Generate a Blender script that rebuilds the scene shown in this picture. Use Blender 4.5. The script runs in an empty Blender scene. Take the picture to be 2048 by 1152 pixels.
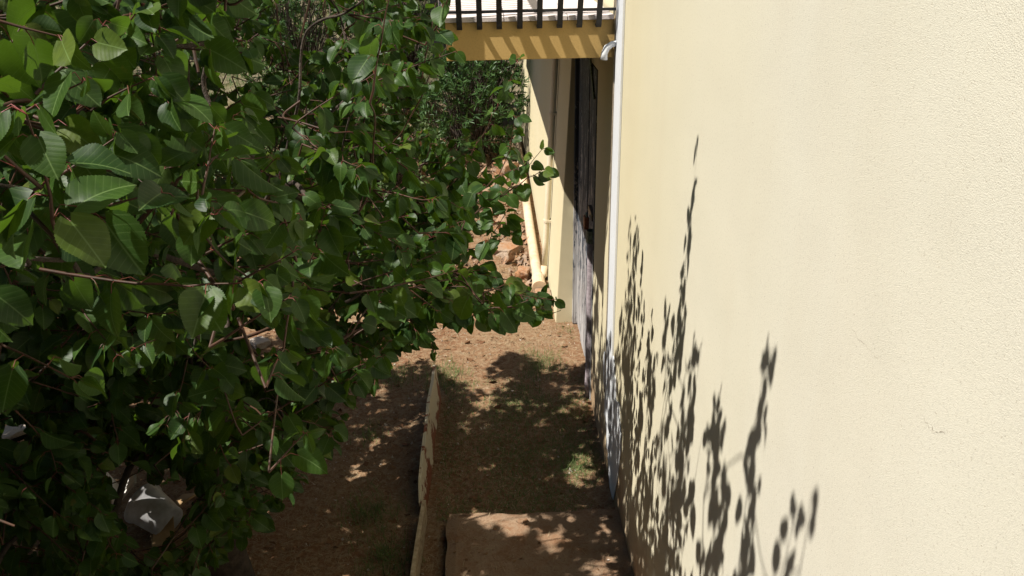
import bpy, bmesh, math, random
import numpy as np
from mathutils import Vector, Matrix, noise as mn

# ------------------------------------------------------------------ camera
SC = bpy.context.scene
COL = SC.collection
F = 1700.0
def nrm(v):
    v = np.array(v, float); return v / np.linalg.norm(v)
Yc = nrm((-59, 734, -1700)); Zc = -nrm((76, -(1700*1700-59*76)/734.0, -1700)); Xc = np.cross(Yc, Zc)
RW = np.array([Xc, Yc, Zc]); CP = np.array([0.0, 0.0, 3.0])
cam_d = bpy.data.cameras.new('camera'); cam = bpy.data.objects.new('camera', cam_d); COL.objects.link(cam)
cam_d.sensor_width = 36; cam_d.lens = 36*F/2048; cam_d.clip_start = 0.05; cam_d.clip_end = 500
cam.matrix_world = Matrix.Translation(Vector(CP)) @ Matrix([list(r) for r in RW]).to_4x4()
SC.camera = cam
def at(x, y, ax, v):            # the point seen at (x, y) of the photo on the plane axis = v
    d = RW @ np.array([(x-1024)/F, (576-y)/F, -1.0]); return CP + d*(v-CP[ax])/d[ax]
def pj(p):                      # photo coordinates and depth of points (n, 3)
    c = (np.atleast_2d(p)-CP) @ RW
    w = -c[:, 2]; w = np.where(np.abs(w) < 1e-6, 1e-6, w)
    return 1024+F*c[:, 0]/w, 576-F*c[:, 1]/w, w

# ------------------------------------------------------------------ light
L = nrm((0.83, 0.29, -1.40))
sun_d = bpy.data.lights.new('sun', 'SUN'); sun = bpy.data.objects.new('sun', sun_d); COL.objects.link(sun)
sun_d.energy = 5.0; sun_d.angle = math.radians(0.5); sun_d.color = (1.0, 0.955, 0.88)
sun.rotation_mode = 'QUATERNION'; sun.rotation_quaternion = Vector(L).to_track_quat('-Z', 'Y')
wd = bpy.data.worlds.new('World'); SC.world = wd; wd.use_nodes = True
nt = wd.node_tree; sky = nt.nodes.new('ShaderNodeTexSky'); sky.sky_type = 'NISHITA'; sky.sun_disc = False
sky.sun_elevation = math.asin(-L[2]); sky.sun_rotation = math.atan2(-L[0], -L[1]); sky.air_density = 1.0; sky.dust_density = 0.6
bg = nt.nodes['Background']; bg.inputs['Strength'].default_value = 0.05
nt.links.new(sky.outputs[0], bg.inputs[0])
SC.view_settings.view_transform = 'Standard'; SC.view_settings.look = 'None'
SC.view_settings.exposure = 0.40; SC.view_settings.gamma = 1
SC.cycles.max_bounces = 6; SC.cycles.diffuse_bounces = 1; SC.cycles.transparent_max_bounces = 6

# ------------------------------------------------------------------ materials
def mat(name):
    m = bpy.data.materials.new(name); m.use_nodes = True
    t = m.node_tree; return m, t, t.nodes['Principled BSDF']
def N(t, typ, ins=None, **kw):
    n = t.nodes.new(typ)
    for k, v in kw.items(): setattr(n, k, v)
    for k, v in (ins or {}).items():
        if isinstance(v, bpy.types.NodeSocket): t.links.new(v, n.inputs[k])
        else: n.inputs[k].default_value = v
    return n
def ramp(t, fac, stops):
    r = t.nodes.new('ShaderNodeValToRGB'); t.links.new(fac, r.inputs[0])
    e = r.color_ramp.elements
    while len(e) < len(stops): e.new(0.5)
    for i, (p, c) in enumerate(stops):
        e[i].position = p; e[i].color = (c[0], c[1], c[2], 1) if hasattr(c, '__len__') else (c, c, c, 1)
    return r.outputs[0]
def mixc(t, f, a, b, mode='MIX'):
    n = t.nodes.new('ShaderNodeMix'); n.data_type = 'RGBA'; n.blend_type = mode
    for i, v in ((0, f), (6, a), (7, b)):
        if isinstance(v, bpy.types.NodeSocket): t.links.new(v, n.inputs[i])
        else: n.inputs[i].default_value = v if i == 0 else (v[0], v[1], v[2], 1)
    return n.outputs[2]
def noise(t, co, scale, detail=4, rough=0.55, mapscale=None):
    if mapscale: co = N(t, 'ShaderNodeMapping', {'Vector': co, 'Scale': mapscale}).outputs[0]
    return N(t, 'ShaderNodeTexNoise', {'Vector': co, 'Scale': scale, 'Detail': detail, 'Roughness': rough}).outputs[0]
def math_(t, op, a, b=0.0, c=None):
    n = t.nodes.new('ShaderNodeMath'); n.operation = op
    for i, v in enumerate((a, b, c)):
        if v is None: continue
        if isinstance(v, bpy.types.NodeSocket): t.links.new(v, n.inputs[i])
        else: n.inputs[i].default_value = v
    return n.outputs[0]
def geo_co(t): return t.nodes.new('ShaderNodeNewGeometry').outputs['Position']
def bump(t, b, h, dist, strength=1.0, prev=None):
    n = N(t, 'ShaderNodeBump', {'Height': h, 'Distance': dist, 'Strength': strength})
    if prev is not None: t.links.new(prev, n.inputs['Normal'])
    t.links.new(n.outputs[0], b.inputs['Normal']); return n.outputs[0]

def stucco(name, col, col2, dirt=True, grain=1.0, rust=0.0, yel=False):
    m, t, b = mat(name); co = geo_co(t)
    big = noise(t, co, 0.9, 3)
    c = mixc(t, ramp(t, big, [(0.35, 0.0), (0.7, 1.0)]), col, col2)
    fine = noise(t, co, 150, 3, 0.6)
    c = mixc(t, ramp(t, fine, [(0.25, 0.55), (0.5, 0.0)]), c, [x*0.78 for x in col], 'MIX')
    sep = N(t, 'ShaderNodeSeparateXYZ', {0: co}).outputs
    if yel:    # yellower towards the door
        f = ramp(t, math_(t, 'MULTIPLY', math_(t, 'ADD', sep[1], noise(t, co, 1.1, 2)), 0.2), [(0.42, 0.0), (0.85, 1.0)])
        c = mixc(t, f, c, (0.78, 0.695, 0.47))
    if dirt:   # splashed soil along the foot
        streak = noise(t, co, 3.0, 5, 0.65, (1, 1, 0.35))
        h = math_(t, 'SUBTRACT', math_(t, 'MULTIPLY', streak, 0.9), sep[2])
        f = ramp(t, h, [(0.0, 0.0), (0.35, 0.75)])
        c = mixc(t, f, c, (0.40, 0.22, 0.11))
        sp = ramp(t, noise(t, co, 260, 1, 0.5), [(0.70, 0.0), (0.76, 0.5)])
        c = mixc(t, sp, c, (0.36, 0.28, 0.18))
        vs = ramp(t, noise(t, co, 2.2, 4, 0.6, (1, 1, 0.12)), [(0.5, 0.0), (0.8, 0.16)])
        c = mixc(t, vs, c, (0.60, 0.47, 0.30))
    if rust:
        f = ramp(t, noise(t, co, 5, 5, 0.7), [(0.45, 0.0), (0.7, rust)])
        c = mixc(t, f, c, (0.42, 0.20, 0.08))
    t.links.new(c, b.inputs['Base Color'])
    b.inputs['Roughness'].default_value = 0.92; b.inputs['Specular IOR Level'].default_value = 0.2
    g1 = noise(t, co, 480*grain, 3, 0.55); g2 = noise(t, co, 42, 3, 0.6); g3 = noise(t, co, 2.2, 2)
    h = math_(t, 'ADD', math_(t, 'MULTIPLY', g1, 0.7), math_(t, 'MULTIPLY', g2, 0.25))
    n1 = bump(t, b, g3, 0.02, 0.35)
    bump(t, b, h, 0.0019, 0.75, n1)
    return m
M = {}
M['wall'] = stucco('cream_stucco', (0.79, 0.75, 0.61), (0.81, 0.77, 0.645), yel=True)
M['face'] = stucco('ochre_stucco', (0.61, 0.40, 0.145), (0.66, 0.45, 0.18), False)
M['farwall'] = stucco('pale_yellow_stucco', (0.78, 0.68, 0.43), (0.80, 0.71, 0.48), False)
M['white'] = stucco('whitewash', (0.80, 0.82, 0.84), (0.84, 0.85, 0.86), False)
M['terrace'] = stucco('terrace_tile', (0.80, 0.71, 0.68), (0.74, 0.66, 0.64), False, 0.4)
M['pipe'] = stucco('cream_pipe', (0.72, 0.53, 0.34), (0.76, 0.62, 0.46), False, 0.5, 0.5)
M['whitepipe'] = stucco('white_pipe', (0.84, 0.74, 0.54), (0.86, 0.76, 0.58), False, 0.3, 0.12)

def simple(name, col, rough=0.6, col2=None, scale=30, bd=0.0, metal=0.0, spec=0.5):
    m, t, b = mat(name); co = geo_co(t)
    f = noise(t, co, scale, 4, 0.6)
    c = mixc(t, ramp(t, f, [(0.35, 0.0), (0.65, 1.0)]), col, col2 or [x*0.6 for x in col])
    t.links.new(c, b.inputs['Base Color']); b.inputs['Roughness'].default_value = rough
    b.inputs['Metallic'].default_value = metal; b.inputs['Specular IOR Level'].default_value = spec
    if bd: bump(t, b, noise(t, co, scale*2, 4, 0.6), bd)
    return m
M['iron'] = simple('black_iron', (0.012, 0.013, 0.017), 0.38, (0.03, 0.03, 0.035), 60, 0.0006)
M['bark'] = simple('grey_bark', (0.10, 0.075, 0.055), 0.9, (0.045, 0.032, 0.024), 25, 0.01)
M['twig'] = simple('red_brown_twig', (0.085, 0.032, 0.014), 0.6, (0.05, 0.028, 0.016), 60, 0.0004)
M['stalk'] = simple('red_leaf_stalk', (0.20, 0.030, 0.028), 0.5, (0.12, 0.05, 0.02), 40)
M['crack'] = simple('crack_line', (0.50, 0.42, 0.30), 0.95, (0.34, 0.26, 0.18), 60)
M['brass'] = simple('rusty_padlock', (0.30, 0.13, 0.08), 0.5, (0.16, 0.06, 0.04), 90, 0.0005, 0.5)
M['greenmetal'] = simple('weathered_green_metal', (0.20, 0.27, 0.23), 0.5, (0.06, 0.08, 0.07), 60, 0.0006, 0.4)
M['plank'] = simple('pale_sawn_plank', (0.55, 0.44, 0.28), 0.8, (0.30, 0.21, 0.12), 30, 0.002)
M['greyplastic'] = simple('dirty_pale_plastic', (0.72, 0.73, 0.75), 0.5, (0.40, 0.38, 0.36), 9, 0.001)
M['tan'] = simple('tan_rubber', (0.50, 0.33, 0.16), 0.7, (0.36, 0.22, 0.10), 12, 0.001)

def m_rusty():
    m, t, b = mat('rusty_cream_sheet'); co = geo_co(t)
    f = noise(t, co, 6, 5, 0.65); g = N(t, 'ShaderNodeSeparateXYZ', {0: co}).outputs[2]
    f2 = math_(t, 'SUBTRACT', f, math_(t, 'MULTIPLY', g, 0.55))
    k = ramp(t, f2, [(0.43, 0.0), (0.46, 1.0)])
    rc = mixc(t, noise(t, co, 40, 4), (0.13, 0.035, 0.012), (0.30, 0.10, 0.04))
    c = mixc(t, k, (0.62, 0.54, 0.38), rc)
    t.links.new(c, b.inputs['Base Color']); b.inputs['Roughness'].default_value = 0.7
    bump(t, b, k, 0.0015); return m
M['rusty'] = m_rusty()

def m_wood():
    m, t, b = mat('peeling_grey_wood'); co = geo_co(t)
    grain = noise(t, co, 34, 6, 0.7, (1, 1, 0.05))
    flake = noise(t, co, 17, 6, 0.75, (1, 1, 0.22))
    wood = mixc(t, ramp(t, grain, [(0.36, 0.0), (0.62, 1.0)]), (0.20, 0.18, 0.175), (0.66, 0.65, 0.64))
    hz_ = N(t, 'ShaderNodeSeparateXYZ', {0: co}).outputs[2]
    flake_shade = math_(t, 'ADD', flake, math_(t, 'MULTIPLY', math_(t, 'SUBTRACT', hz_, 1.0), 0.12))  # flaking paint, made denser higher up to stand in for the slab's shade
    k = ramp(t, flake_shade, [(0.485, 0.0), (0.50, 1.0)])
    c = mixc(t, k, wood, (0.050, 0.066, 0.092))
    k2 = ramp(t, noise(t, co, 25, 5, 0.7, (1, 1, 0.2)), [(0.60, 0.0), (0.63, 0.9)])
    c = mixc(t, k2, c, (0.55, 0.57, 0.60))
    t.links.new(c, b.inputs['Base Color']); b.inputs['Roughness'].default_value = 0.7
    h = math_(t, 'ADD', math_(t, 'MULTIPLY', k, 0.5), grain)
    bump(t, b, h, 0.006); return m
M['wood'] = m_wood()

def m_soil():
    m, t, b = mat('dry_red_soil'); co = geo_co(t)
    a = noise(t, co, 1.3, 5, 0.6); f = noise(t, co, 26, 6, 0.7)
    c = mixc(t, ramp(t, a, [(0.38, 0.0), (0.62, 1.0)]), (0.24, 0.120, 0.062), (0.30, 0.180, 0.098))
    c = mixc(t, ramp(t, f, [(0.42, 0.0), (0.66, 0.85)]), c, (0.42, 0.30, 0.185))
    dk = ramp(t, noise(t, co, 75, 4, 0.7), [(0.28, 0.8), (0.47, 0.0)])
    c = mixc(t, dk, c, (0.13, 0.06, 0.03))
    litter = ramp(t, noise(t, co, 9, 5, 0.75), [(0.60, 0.0), (0.68, 0.6)])
    c = mixc(t, litter, c, (0.55, 0.44, 0.30))
    # scrubby far ground
    y = N(t, 'ShaderNodeSeparateXYZ', {0: co}).outputs
    far = ramp(t, math_(t, 'MULTIPLY', math_(t, 'ADD', y[1], math_(t, 'MULTIPLY', y[0], -0.6)), 0.05), [(0.5, 0.0), (0.75, 0.8)])
    gr = mixc(t, ramp(t, noise(t, co, 3.5, 5, 0.7), [(0.4, 0.0), (0.6, 1.0)]), (0.10, 0.12, 0.05), (0.28, 0.24, 0.17))
    c = mixc(t, far, c, gr)
    t.links.new(c, b.inputs['Base Color']); b.inputs['Roughness'].default_value = 0.97
    b.inputs['Specular IOR Level'].default_value = 0.1
    h = math_(t, 'ADD', f, math_(t, 'MULTIPLY', noise(t, co, 130, 3, 0.6), 0.4))
    bump(t, b, h, 0.02); return m
M['soil'] = m_soil()
def m_concrete():
    m, t, b = mat('soil_stained_concrete'); co = geo_co(t)
    c = mixc(t, ramp(t, noise(t, co, 3.5, 5, 0.65), [(0.35, 0.0), (0.65, 1.0)]), (0.30, 0.195, 0.12), (0.38, 0.27, 0.18))
    c = mixc(t, ramp(t, noise(t, co, 90, 4, 0.7), [(0.33, 0.85), (0.45, 0.0)]), c, (0.22, 0.12, 0.07))
    t.links.new(c, b.inputs['Base Color']); b.inputs['Roughness'].default_value = 0.95
    b.inputs['Specular IOR Level'].default_value = 0.15
    c = mixc(t, ramp(t, noise(t, co, 7, 6, 0.75), [(0.45, 0.0), (0.62, 0.8)]), c, (0.25, 0.125, 0.062)); t.links.new(c, b.inputs['Base Color'])
    bump(t, b, noise(t, co, 90, 4, 0.7), 0.006); return m
M['concrete'] = m_concrete()
def m_rock():
    m, t, b = mat('orange_rock'); co = geo_co(t)
    c = mixc(t, ramp(t, noise(t, co, 6, 5, 0.7), [(0.4, 0.0), (0.6, 1.0)]), (0.42, 0.21, 0.10), (0.44, 0.33, 0.24))
    c = mixc(t, ramp(t, noise(t, co, 20, 4, 0.7), [(0.3, 0.8), (0.42, 0.0)]), c, (0.20, 0.07, 0.035))
    t.links.new(c, b.inputs['Base Color']); b.inputs['Roughness'].default_value = 0.95
    bump(t, b, noise(t, co, 35, 5, 0.7), 0.02); return m
M['rock'] = m_rock()
def m_palestone():
    m, t, b = mat('pale_stone'); co = geo_co(t)
    c = mixc(t, noise(t, co, 14, 5, 0.7), (0.68, 0.62, 0.54), (0.40, 0.28, 0.19))
    t.links.new(c, b.inputs['Base Color']); b.inputs['Roughness'].default_value = 0.95
    bump(t, b, noise(t, co, 35, 5, 0.7), 0.015); return m
M['palestone'] = m_palestone()

def m_leaf(name, c1, c2, tr, veins=True, gloss=0.36):
    m, t, b = mat(name)
    uv = N(t, 'ShaderNodeUVMap').outputs[0]
    s = N(t, 'ShaderNodeSeparateXYZ', {0: uv}).outputs
    at_ = N(t, 'ShaderNodeAttribute', attribute_name='tone').outputs['Fac']
    c = mixc(t, at_, c1, c2)
    if veins: c = mixc(t, ramp(t, at_, [(0.90, 0.0), (1.0, 0.8)]), c, (0.13, 0.16, 0.025))
    co = geo_co(t)
    c = mixc(t, ramp(t, noise(t, co, 60, 4, 0.6), [(0.35, 0.35), (0.6, 0.0)]), c, [x*0.55 for x in c1])
    c = mixc(t, ramp(t, noise(t, co, 23, 3, 0.6), [(0.70, 0.0), (0.74, 0.8)]), c, (0.10, 0.075, 0.02))
    hgt = None
    if veins:
        au = math_(t, 'ABSOLUTE', math_(t, 'SUBTRACT', s[0], 0.5))
        mid = ramp(t, au, [(0.006, 1.0), (0.022, 0.0)])
        ph = math_(t, 'SUBTRACT', s[1], math_(t, 'MULTIPLY', au, 0.62))
        sv = math_(t, 'ABSOLUTE', math_(t, 'SUBTRACT', math_(t, 'FRACT', math_(t, 'MULTIPLY', ph, 7.5)), 0.5))
        side = ramp(t, sv, [(0.02, 0.40), (0.07, 0.0)])
        v = math_(t, 'MAXIMUM', mid, side)
        c = mixc(t, math_(t, 'MULTIPLY', v, 0.55), c, (0.20, 0.30, 0.10))
        hgt = math_(t, 'MULTIPLY', sv, 1.0)
        bump(t, b, math_(t, 'ADD', hgt, math_(t, 'MULTIPLY', noise(t, co, 120, 2), 0.6)), 0.0007, 0.3)
        nx = b.inputs['Normal'].links[0].from_socket
    t.links.new(c, b.inputs['Base Color']); b.inputs['Roughness'].default_value = gloss
    b.inputs['Specular IOR Level'].default_value = 0.24
    # paler matt underside
    gb = t.nodes.new('ShaderNodeNewGeometry').outputs['Backfacing']
    t.links.new(math_(t, 'ADD', math_(t, 'MULTIPLY', gb, 0.3), gloss), b.inputs['Roughness'])
    trn = N(t, 'ShaderNodeBsdfTranslucent', {'Color': (tr[0], tr[1], tr[2], 1)})
    if veins: t.links.new(mixc(t, math_(t, 'MULTIPLY', v, 0.5), tr, [x*0.4 for x in tr]), trn.inputs['Color'])
    mx = N(t, 'ShaderNodeMixShader', {0: 0.22, 1: b.outputs[0], 2: trn.outputs[0]})
    t.links.new(mx.outputs[0], t.nodes['Material Output'].inputs[0]); return m
M['leaf'] = m_leaf('apricot_leaf', (0.012, 0.035, 0.009), (0.046, 0.096, 0.015), (0.17, 0.33, 0.02), True, 0.44)
M['bushleaf'] = m_leaf('narrow_bush_leaf', (0.045, 0.10, 0.03), (0.10, 0.18, 0.06), (0.12, 0.22, 0.04), False, 0.4)
M['scrub'] = m_leaf('scrub_leaf', (0.07, 0.13, 0.04), (0.18, 0.22, 0.10), (0.12, 0.20, 0.05), False, 0.5)
M['straw'] = m_leaf('dry_straw', (0.42, 0.30, 0.16), (0.60, 0.48, 0.30), (0.25, 0.18, 0.08), False, 0.6)
M['grass'] = m_leaf('green_grass', (0.10, 0.17, 0.05), (0.22, 0.27, 0.10), (0.18, 0.26, 0.06), False, 0.5)
M['litter'] = m_leaf('fallen_leaf', (0.22, 0.10, 0.05), (0.40, 0.24, 0.12), (0.10, 0.05, 0.02), False, 0.7)

# ------------------------------------------------------------------ object helpers
def tag(o, label=None, cat=None, group=None, kind=None):
    if label: o['label'] = label
    if cat: o['category'] = cat
    if group: o['group'] = group
    if kind: o['kind'] = kind
    return o
def thing(name, label, cat, loc=(0, 0, 0), group=None):
    o = bpy.data.objects.new(name, None); COL.objects.link(o); o.location = loc; o.empty_display_size = 0.1
    return tag(o, label, cat, group)
def link(name, me, m, parent=None):
    o = bpy.data.objects.new(name, me); COL.objects.link(o)
    if m: me.materials.append(m)
    if parent is not None:
        o.parent = parent; p = parent; off = Vector((0, 0, 0))
        while p is not None: off += Vector(p.location); p = p.parent
        o.location = -off            # geometry is given in world coordinates
    return o
class MB:
    def __init__(s): s.v = []; s.f = []; s.smooth = False
    def add(s, vs, fs):
        o = len(s.v); s.v += [tuple(map(float, p)) for p in vs]; s.f += [tuple(i+o for i in f) for f in fs]
    def box(s, x0, x1, y0, y1, z0, z1):
        s.add([(x, y, z) for z in (z0, z1) for x, y in ((x0, y0), (x1, y0), (x1, y1), (x0, y1))],
              [(3, 2, 1, 0), (4, 5, 6, 7), (0, 1, 5, 4), (1, 2, 6, 5), (2, 3, 7, 6), (3, 0, 4, 7)])
    def hexa(s, bot, top):   # four bottom and four top corners, counter-clockwise
        s.add(list(bot)+list(top), [(3, 2, 1, 0), (4, 5, 6, 7), (0, 1, 5, 4), (1, 2, 6, 5), (2, 3, 7, 6), (3, 0, 4, 7)])
    def tube(s, pts, rad, n=10, cap=True, flat=None):
        pts = [Vector(p) for p in pts]; k = len(pts)
        if not hasattr(rad, '__len__'): rad = [rad]*k
        up = None; rings = []
        for i, p in enumerate(pts):
            d = (pts[min(i+1, k-1)]-pts[max(i-1, 0)]).normalized()
            if up is None: up = d.orthogonal().normalized()
            up = (up-d*up.dot(d)).normalized(); r = d.cross(up)
            rings.append([p+(up*math.cos(a)+r*math.sin(a))*rad[i] for a in [2*math.pi*j/n for j in range(n)]])
        fs = [(i*n+j, i*n+(j+1) % n, (i+1)*n+(j+1) % n, (i+1)*n+j) for i in range(k-1) for j in range(n)]
        if cap: fs += [tuple(range(n-1, -1, -1)), tuple((k-1)*n+j for j in range(n))]
        s.add([q for r in rings for q in r], fs)
    def strip(s, pts, wx, th):   # flat bar whose width runs along x, path in the y-z plane
        pts = [Vector(p) for p in pts]; k = len(pts); vs = []
        for i, p in enumerate(pts):
            d = (pts[min(i+1, k-1)]-pts[max(i-1, 0)]).normalized(); nn = Vector((0, -d.z, d.y))*th/2
            w = Vector((wx/2, 0, 0)); vs += [p-w-nn, p+w-nn, p+w+nn, p-w+nn]
        fs = [(i*4+j, i*4+(j+1) % 4, (i+1)*4+(j+1) % 4, (i+1)*4+j) for i in range(k-1) for j in range(4)]
        fs += [(3, 2, 1, 0), tuple((k-1)*4+j for j in range(4))]; s.add(vs, fs)
    def build(s, name, m, parent=None, bevel=0, smooth=False):
        me = bpy.data.meshes.new(name); me.from_pydata(s.v, [], s.f)
        bm = bmesh.new(); bm.from_mesh(me); bmesh.ops.recalc_face_normals(bm, faces=bm.faces)
        if bevel: bmesh.ops.bevel(bm, geom=list(bm.edges), offset=bevel, segments=2, affect='EDGES', profile=0.6)
        bm.to_mesh(me); bm.free()
        if smooth: me.polygons.foreach_set('use_smooth', [True]*len(me.polygons))
        me.update(); return link(name, me, m, parent)

WX = 0.64        # plane of the house wall
SY, SZ, SB, SL = 4.275, 2.575, 2.372, -0.195   # terrace slab: front, top, underside, left edge
# ------------------------------------------------------------------ ground
def lines(lo, a, b, hi, step, grow=1.18):
    v = list(np.arange(a, b+1e-6, step)); s = step; x = b
    while x < hi: s *= grow; x += s; v.append(min(x, hi))
    s = step; x = a
    while x > lo: s *= grow; x -= s; v.insert(0, max(x, lo))
    return np.array(v)
def gz(x, y):
    z = 0.0
    if y > 7.0:                                     # the bank and hillside behind the tree
        r = min(max((-x*0.9+0.25)/2.0, 0), 1); z += r*r*(3-2*r)*min((y-7.0)*0.13, 9)
    if y > 14: z += min((y-14)*0.22, 14)
    if x < -4.0: z += min((-4.0-x)*0.12, 5)
    return z
def gzn(x, y):
    z = gz(x, y)
    q = Vector((x, y, 0.3)); d = math.hypot(x, y-4)
    z += 0.022*(mn.noise(q*2.1))+0.010*mn.noise(q*7.0)+0.006*mn.noise(q*19.0)
    if y > 6.8 and x < 0.45: z += min((y-6.8)*0.25, 1)*(0.10*abs(mn.noise(q*1.7))+0.05*mn.noise(q*5))
    if d > 12: z += 0.4*mn.noise(q*0.25)*min((d-12)/10, 1)
    return z
gx = lines(-60, -3.4, 0.75, 30, 0.032); gy = lines(-25, 2.9, 8.2, 90, 0.032)
nx_, ny_ = len(gx), len(gy)
vs = np.zeros((ny_, nx_, 3)); vs[:, :, 0] = gx[None, :]; vs[:, :, 1] = gy[:, None]
vs[:, :, 2] = [[gzn(x, y) for x in gx] for y in gy]
ii = np.arange(nx_-1)[None, :]+nx_*np.arange(ny_-1)[:, None]
fs = np.stack([ii, ii+1, ii+nx_+1, ii+nx_], -1).reshape(-1, 4)
def np_mesh(name, V, Fa, m, parent=None, uv=None, tone=None, smooth=True):
    me = bpy.data.meshes.new(name); V = np.asarray(V, np.float32).reshape(-1, 3); Fa = np.asarray(Fa, np.int32); k = Fa.shape[1]
    me.vertices.add(len(V)); me.vertices.foreach_set('co', V.ravel())
    me.loops.add(Fa.size); me.loops.foreach_set('vertex_index', Fa.ravel())
    me.polygons.add(len(Fa)); me.polygons.foreach_set('loop_start', np.arange(0, Fa.size, k, dtype=np.int32))
    me.update(calc_edges=True)
    if smooth: me.polygons.foreach_set('use_smooth', np.ones(len(Fa), bool))
    if uv is not None:
        l = me.uv_layers.new(name='UVMap'); l.data.foreach_set('uv', np.asarray(uv, np.float32)[Fa.ravel()].ravel())
    if tone is not None:
        a = me.attributes.new('tone', 'FLOAT', 'POINT'); a.data.foreach_set('value', np.asarray(tone, np.float32))
    me.validate(); return link(name, me, m, parent)
tag(np_mesh('ground', vs, fs, M['soil']), 'bare red brown soil yard with dry litter rising to a scrubby bank', 'ground', kind='structure')

# concrete pad in the foreground, rough edged
pad = MB(); R0 = random.Random(5)
def padz(x, y): return 0.085+0.006*mn.noise(Vector((x*3, y*3, 1)))
xs = np.linspace(-0.275, 0.638, 20); ys = np.linspace(0.6, 3.72, 60)
pv = []; 
for y in ys:
    for x in xs:
        ex = 0.018*mn.noise(Vector((0.3, y*6, 4))) if x == xs[0] else 0; ey = 0.03*mn.noise(Vector((x*5, 0.2, 7))) if y == ys[-1] else 0
        pv.append((x+ex, y+ey, padz(x, y)-(0.012 if (x == xs[0] or y == ys[-1]) else 0)))
nxp = 20; pf = [(j*nxp+i, j*nxp+i+1, (j+1)*nxp+i+1, (j+1)*nxp+i) for j in range(59) for i in range(19)]
base = len(pv); rim = [j*nxp for j in range(60)]+[59*nxp+i for i in range(1, 20)]
for r in rim: pv.append((pv[r][0], pv[r][1], -0.06))
for k in range(len(rim)-1): pf.append((rim[k], rim[k+1], base+k+1, base+k))
pad.add(pv, pf); tag(pad.build('concrete_path', M['concrete']), 'rough soil coloured concrete path beside the cream wall', 'path', kind='structure')

# ------------------------------------------------------------------ the house
house = thing('house', 'cream rendered house wall with a white vertical band and a weathered door', 'house', (WX+2.5, 3, 0))
DY0, DY1, DZ = 4.97, 6.22, 2.2
w = MB()
def quadgrid(y0, y1, z0, z1):
    w.box(WX, WX+0.25, y0, y1, z0, z1)
w.box(WX, WX+0.25, -3.5, DY0, -0.3, 6.0); w.box(WX, WX+0.25, DY1, 13.4, 2.55, 6.0)
w.box(WX, WX+0.25, DY0, DY1, DZ, 6.0)
w.box(WX+0.25, 6.5, -3.5, -3.25, -0.3, 6.0); w.box(WX+0.25, 6.5, 13.15, 13.4, -0.3, 6.0)
w.box(6.25, 6.5, -3.25, 13.15, -0.3, 6.0)
w.build('wall', M['wall'], house)
b_ = MB(); b_.box(0.60, 6.6, -3.6, 13.5, 6.0, 6.2); b_.build('roof', M['face'], house)
# battered far wall that thickens towards its foot
b_ = MB(); b_.hexa([(0.485, DY1, -0.3), (WX+0.25, DY1, -0.3), (WX+0.25, 13.4, -0.3), (0.485, 13.4, -0.3)],
                   [(0.632, DY1, 2.549), (WX+0.25, DY1, 2.549), (WX+0.25, 13.4, 2.549), (0.632, 13.4, 2.549)])
tag(b_.build('battered_wall', M['farwall'], house, 0.006), 'pale yellow wall that leans and thickens toward its foot')
# unseen wing, eaves and viewer's floor, added to block sky and bounce light
b_ = MB(); b_.box(-3.4, WX-0.001, -1.25, -1.0, -0.3, 6.0); b_.build('sky_block_wing', M['wall'], house)
b_ = MB(); b_.box(-3.5, 0.598, -1.3, -0.72, 6.001, 6.19); b_.build('sky_block_eaves', M['face'], house)
b_ = MB(); b_.box(-1.3, WX-0.001, -0.999, 0.30, 1.30, 1.46); b_.build('bounce_block_floor', M['terrace'], house, 0.004)
# white band on the wall, ragged whitewash at its foot
b_ = MB(); b_.box(WX-0.012, WX-0.0005, 4.045, 4.262, 0.34, 6.0); b_.build('white_band', M['white'], house, 0.002)
b_ = MB(); b_.box(WX-0.018, WX-0.0135, 4.235, 4.243, 0.5, 6.0); b_.build('band_groove_cord', M['crack'], house)
wv = []; rr = random.Random(8)
for (xa_, ya_), (xb_, yb_) in zip([(1221, 985), (1219, 950), (1216, 900), (1214, 870), (1212, 830), (1211, 790), (1208, 755), (1207, 725), (1209, 704), (1216, 698)],
                                  [(1228, 1000), (1236, 960), (1243, 900), (1243, 870), (1240, 830), (1240, 808), (1233, 800), (1232, 760), (1229, 720), (1226, 702)]):
    a = at(xa_, ya_, 0, WX); c = at(xb_, yb_, 0, WX); wv += [(WX-0.005, c[1], c[2]), (WX-0.005, a[1], a[2])]
n_ = len(wv)//2; vv = wv+[(WX-0.0005, y, z) for _, y, z in wv]
ff = [(2*i, 2*i+1, 2*i+3, 2*i+2) for i in range(n_-1)]+[(2*i, 2*i+2, 2*i+2+2*n_, 2*i+2*n_) for i in range(n_-1)]+[(2*i+1, 2*i+1+2*n_, 2*i+3+2*n_, 2*i+3) for i in range(n_-1)]
b_ = MB(); b_.add(vv, ff); tag(b_.build('whitewash_patch', M['white'], house), 'bluish white patch of whitewash at the foot of the wall')
# hairline cracks on the near wall
def crack(pts, wdt):
    c = MB(); r = random.Random(len(pts)*7+int(pts[0][0])); q = []
    for (x0, y0), (x1, y1) in zip(pts[:-1], pts[1:]):
        for k in range(7):
            a = k/7; q.append((x0+(x1-x0)*a+r.uniform(-3, 3), y0+(y1-y0)*a+r.uniform(-3, 3)))
    for i in range(len(q)-1):
        thin = 0.25 if r.random() < 0.42 else 1.0
        a = at(q[i][0], q[i][1], 0, WX); b = at(q[i+1][0], q[i+1][1], 0, WX); d = b-a; d /= np.linalg.norm(d)
        nn = np.array([0, -d[2], d[1]])*wdt*thin*r.uniform(0.4, 1.2)
        c.add([a-nn+[-0.0006, 0, 0], a+nn+[-0.0006, 0, 0], b+nn*0.6+[-0.0006, 0, 0], b-nn*0.6+[-0.0006, 0, 0]], [(0, 1, 2, 3)])
    return c.build('crack', M['crack'], house)
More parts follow.
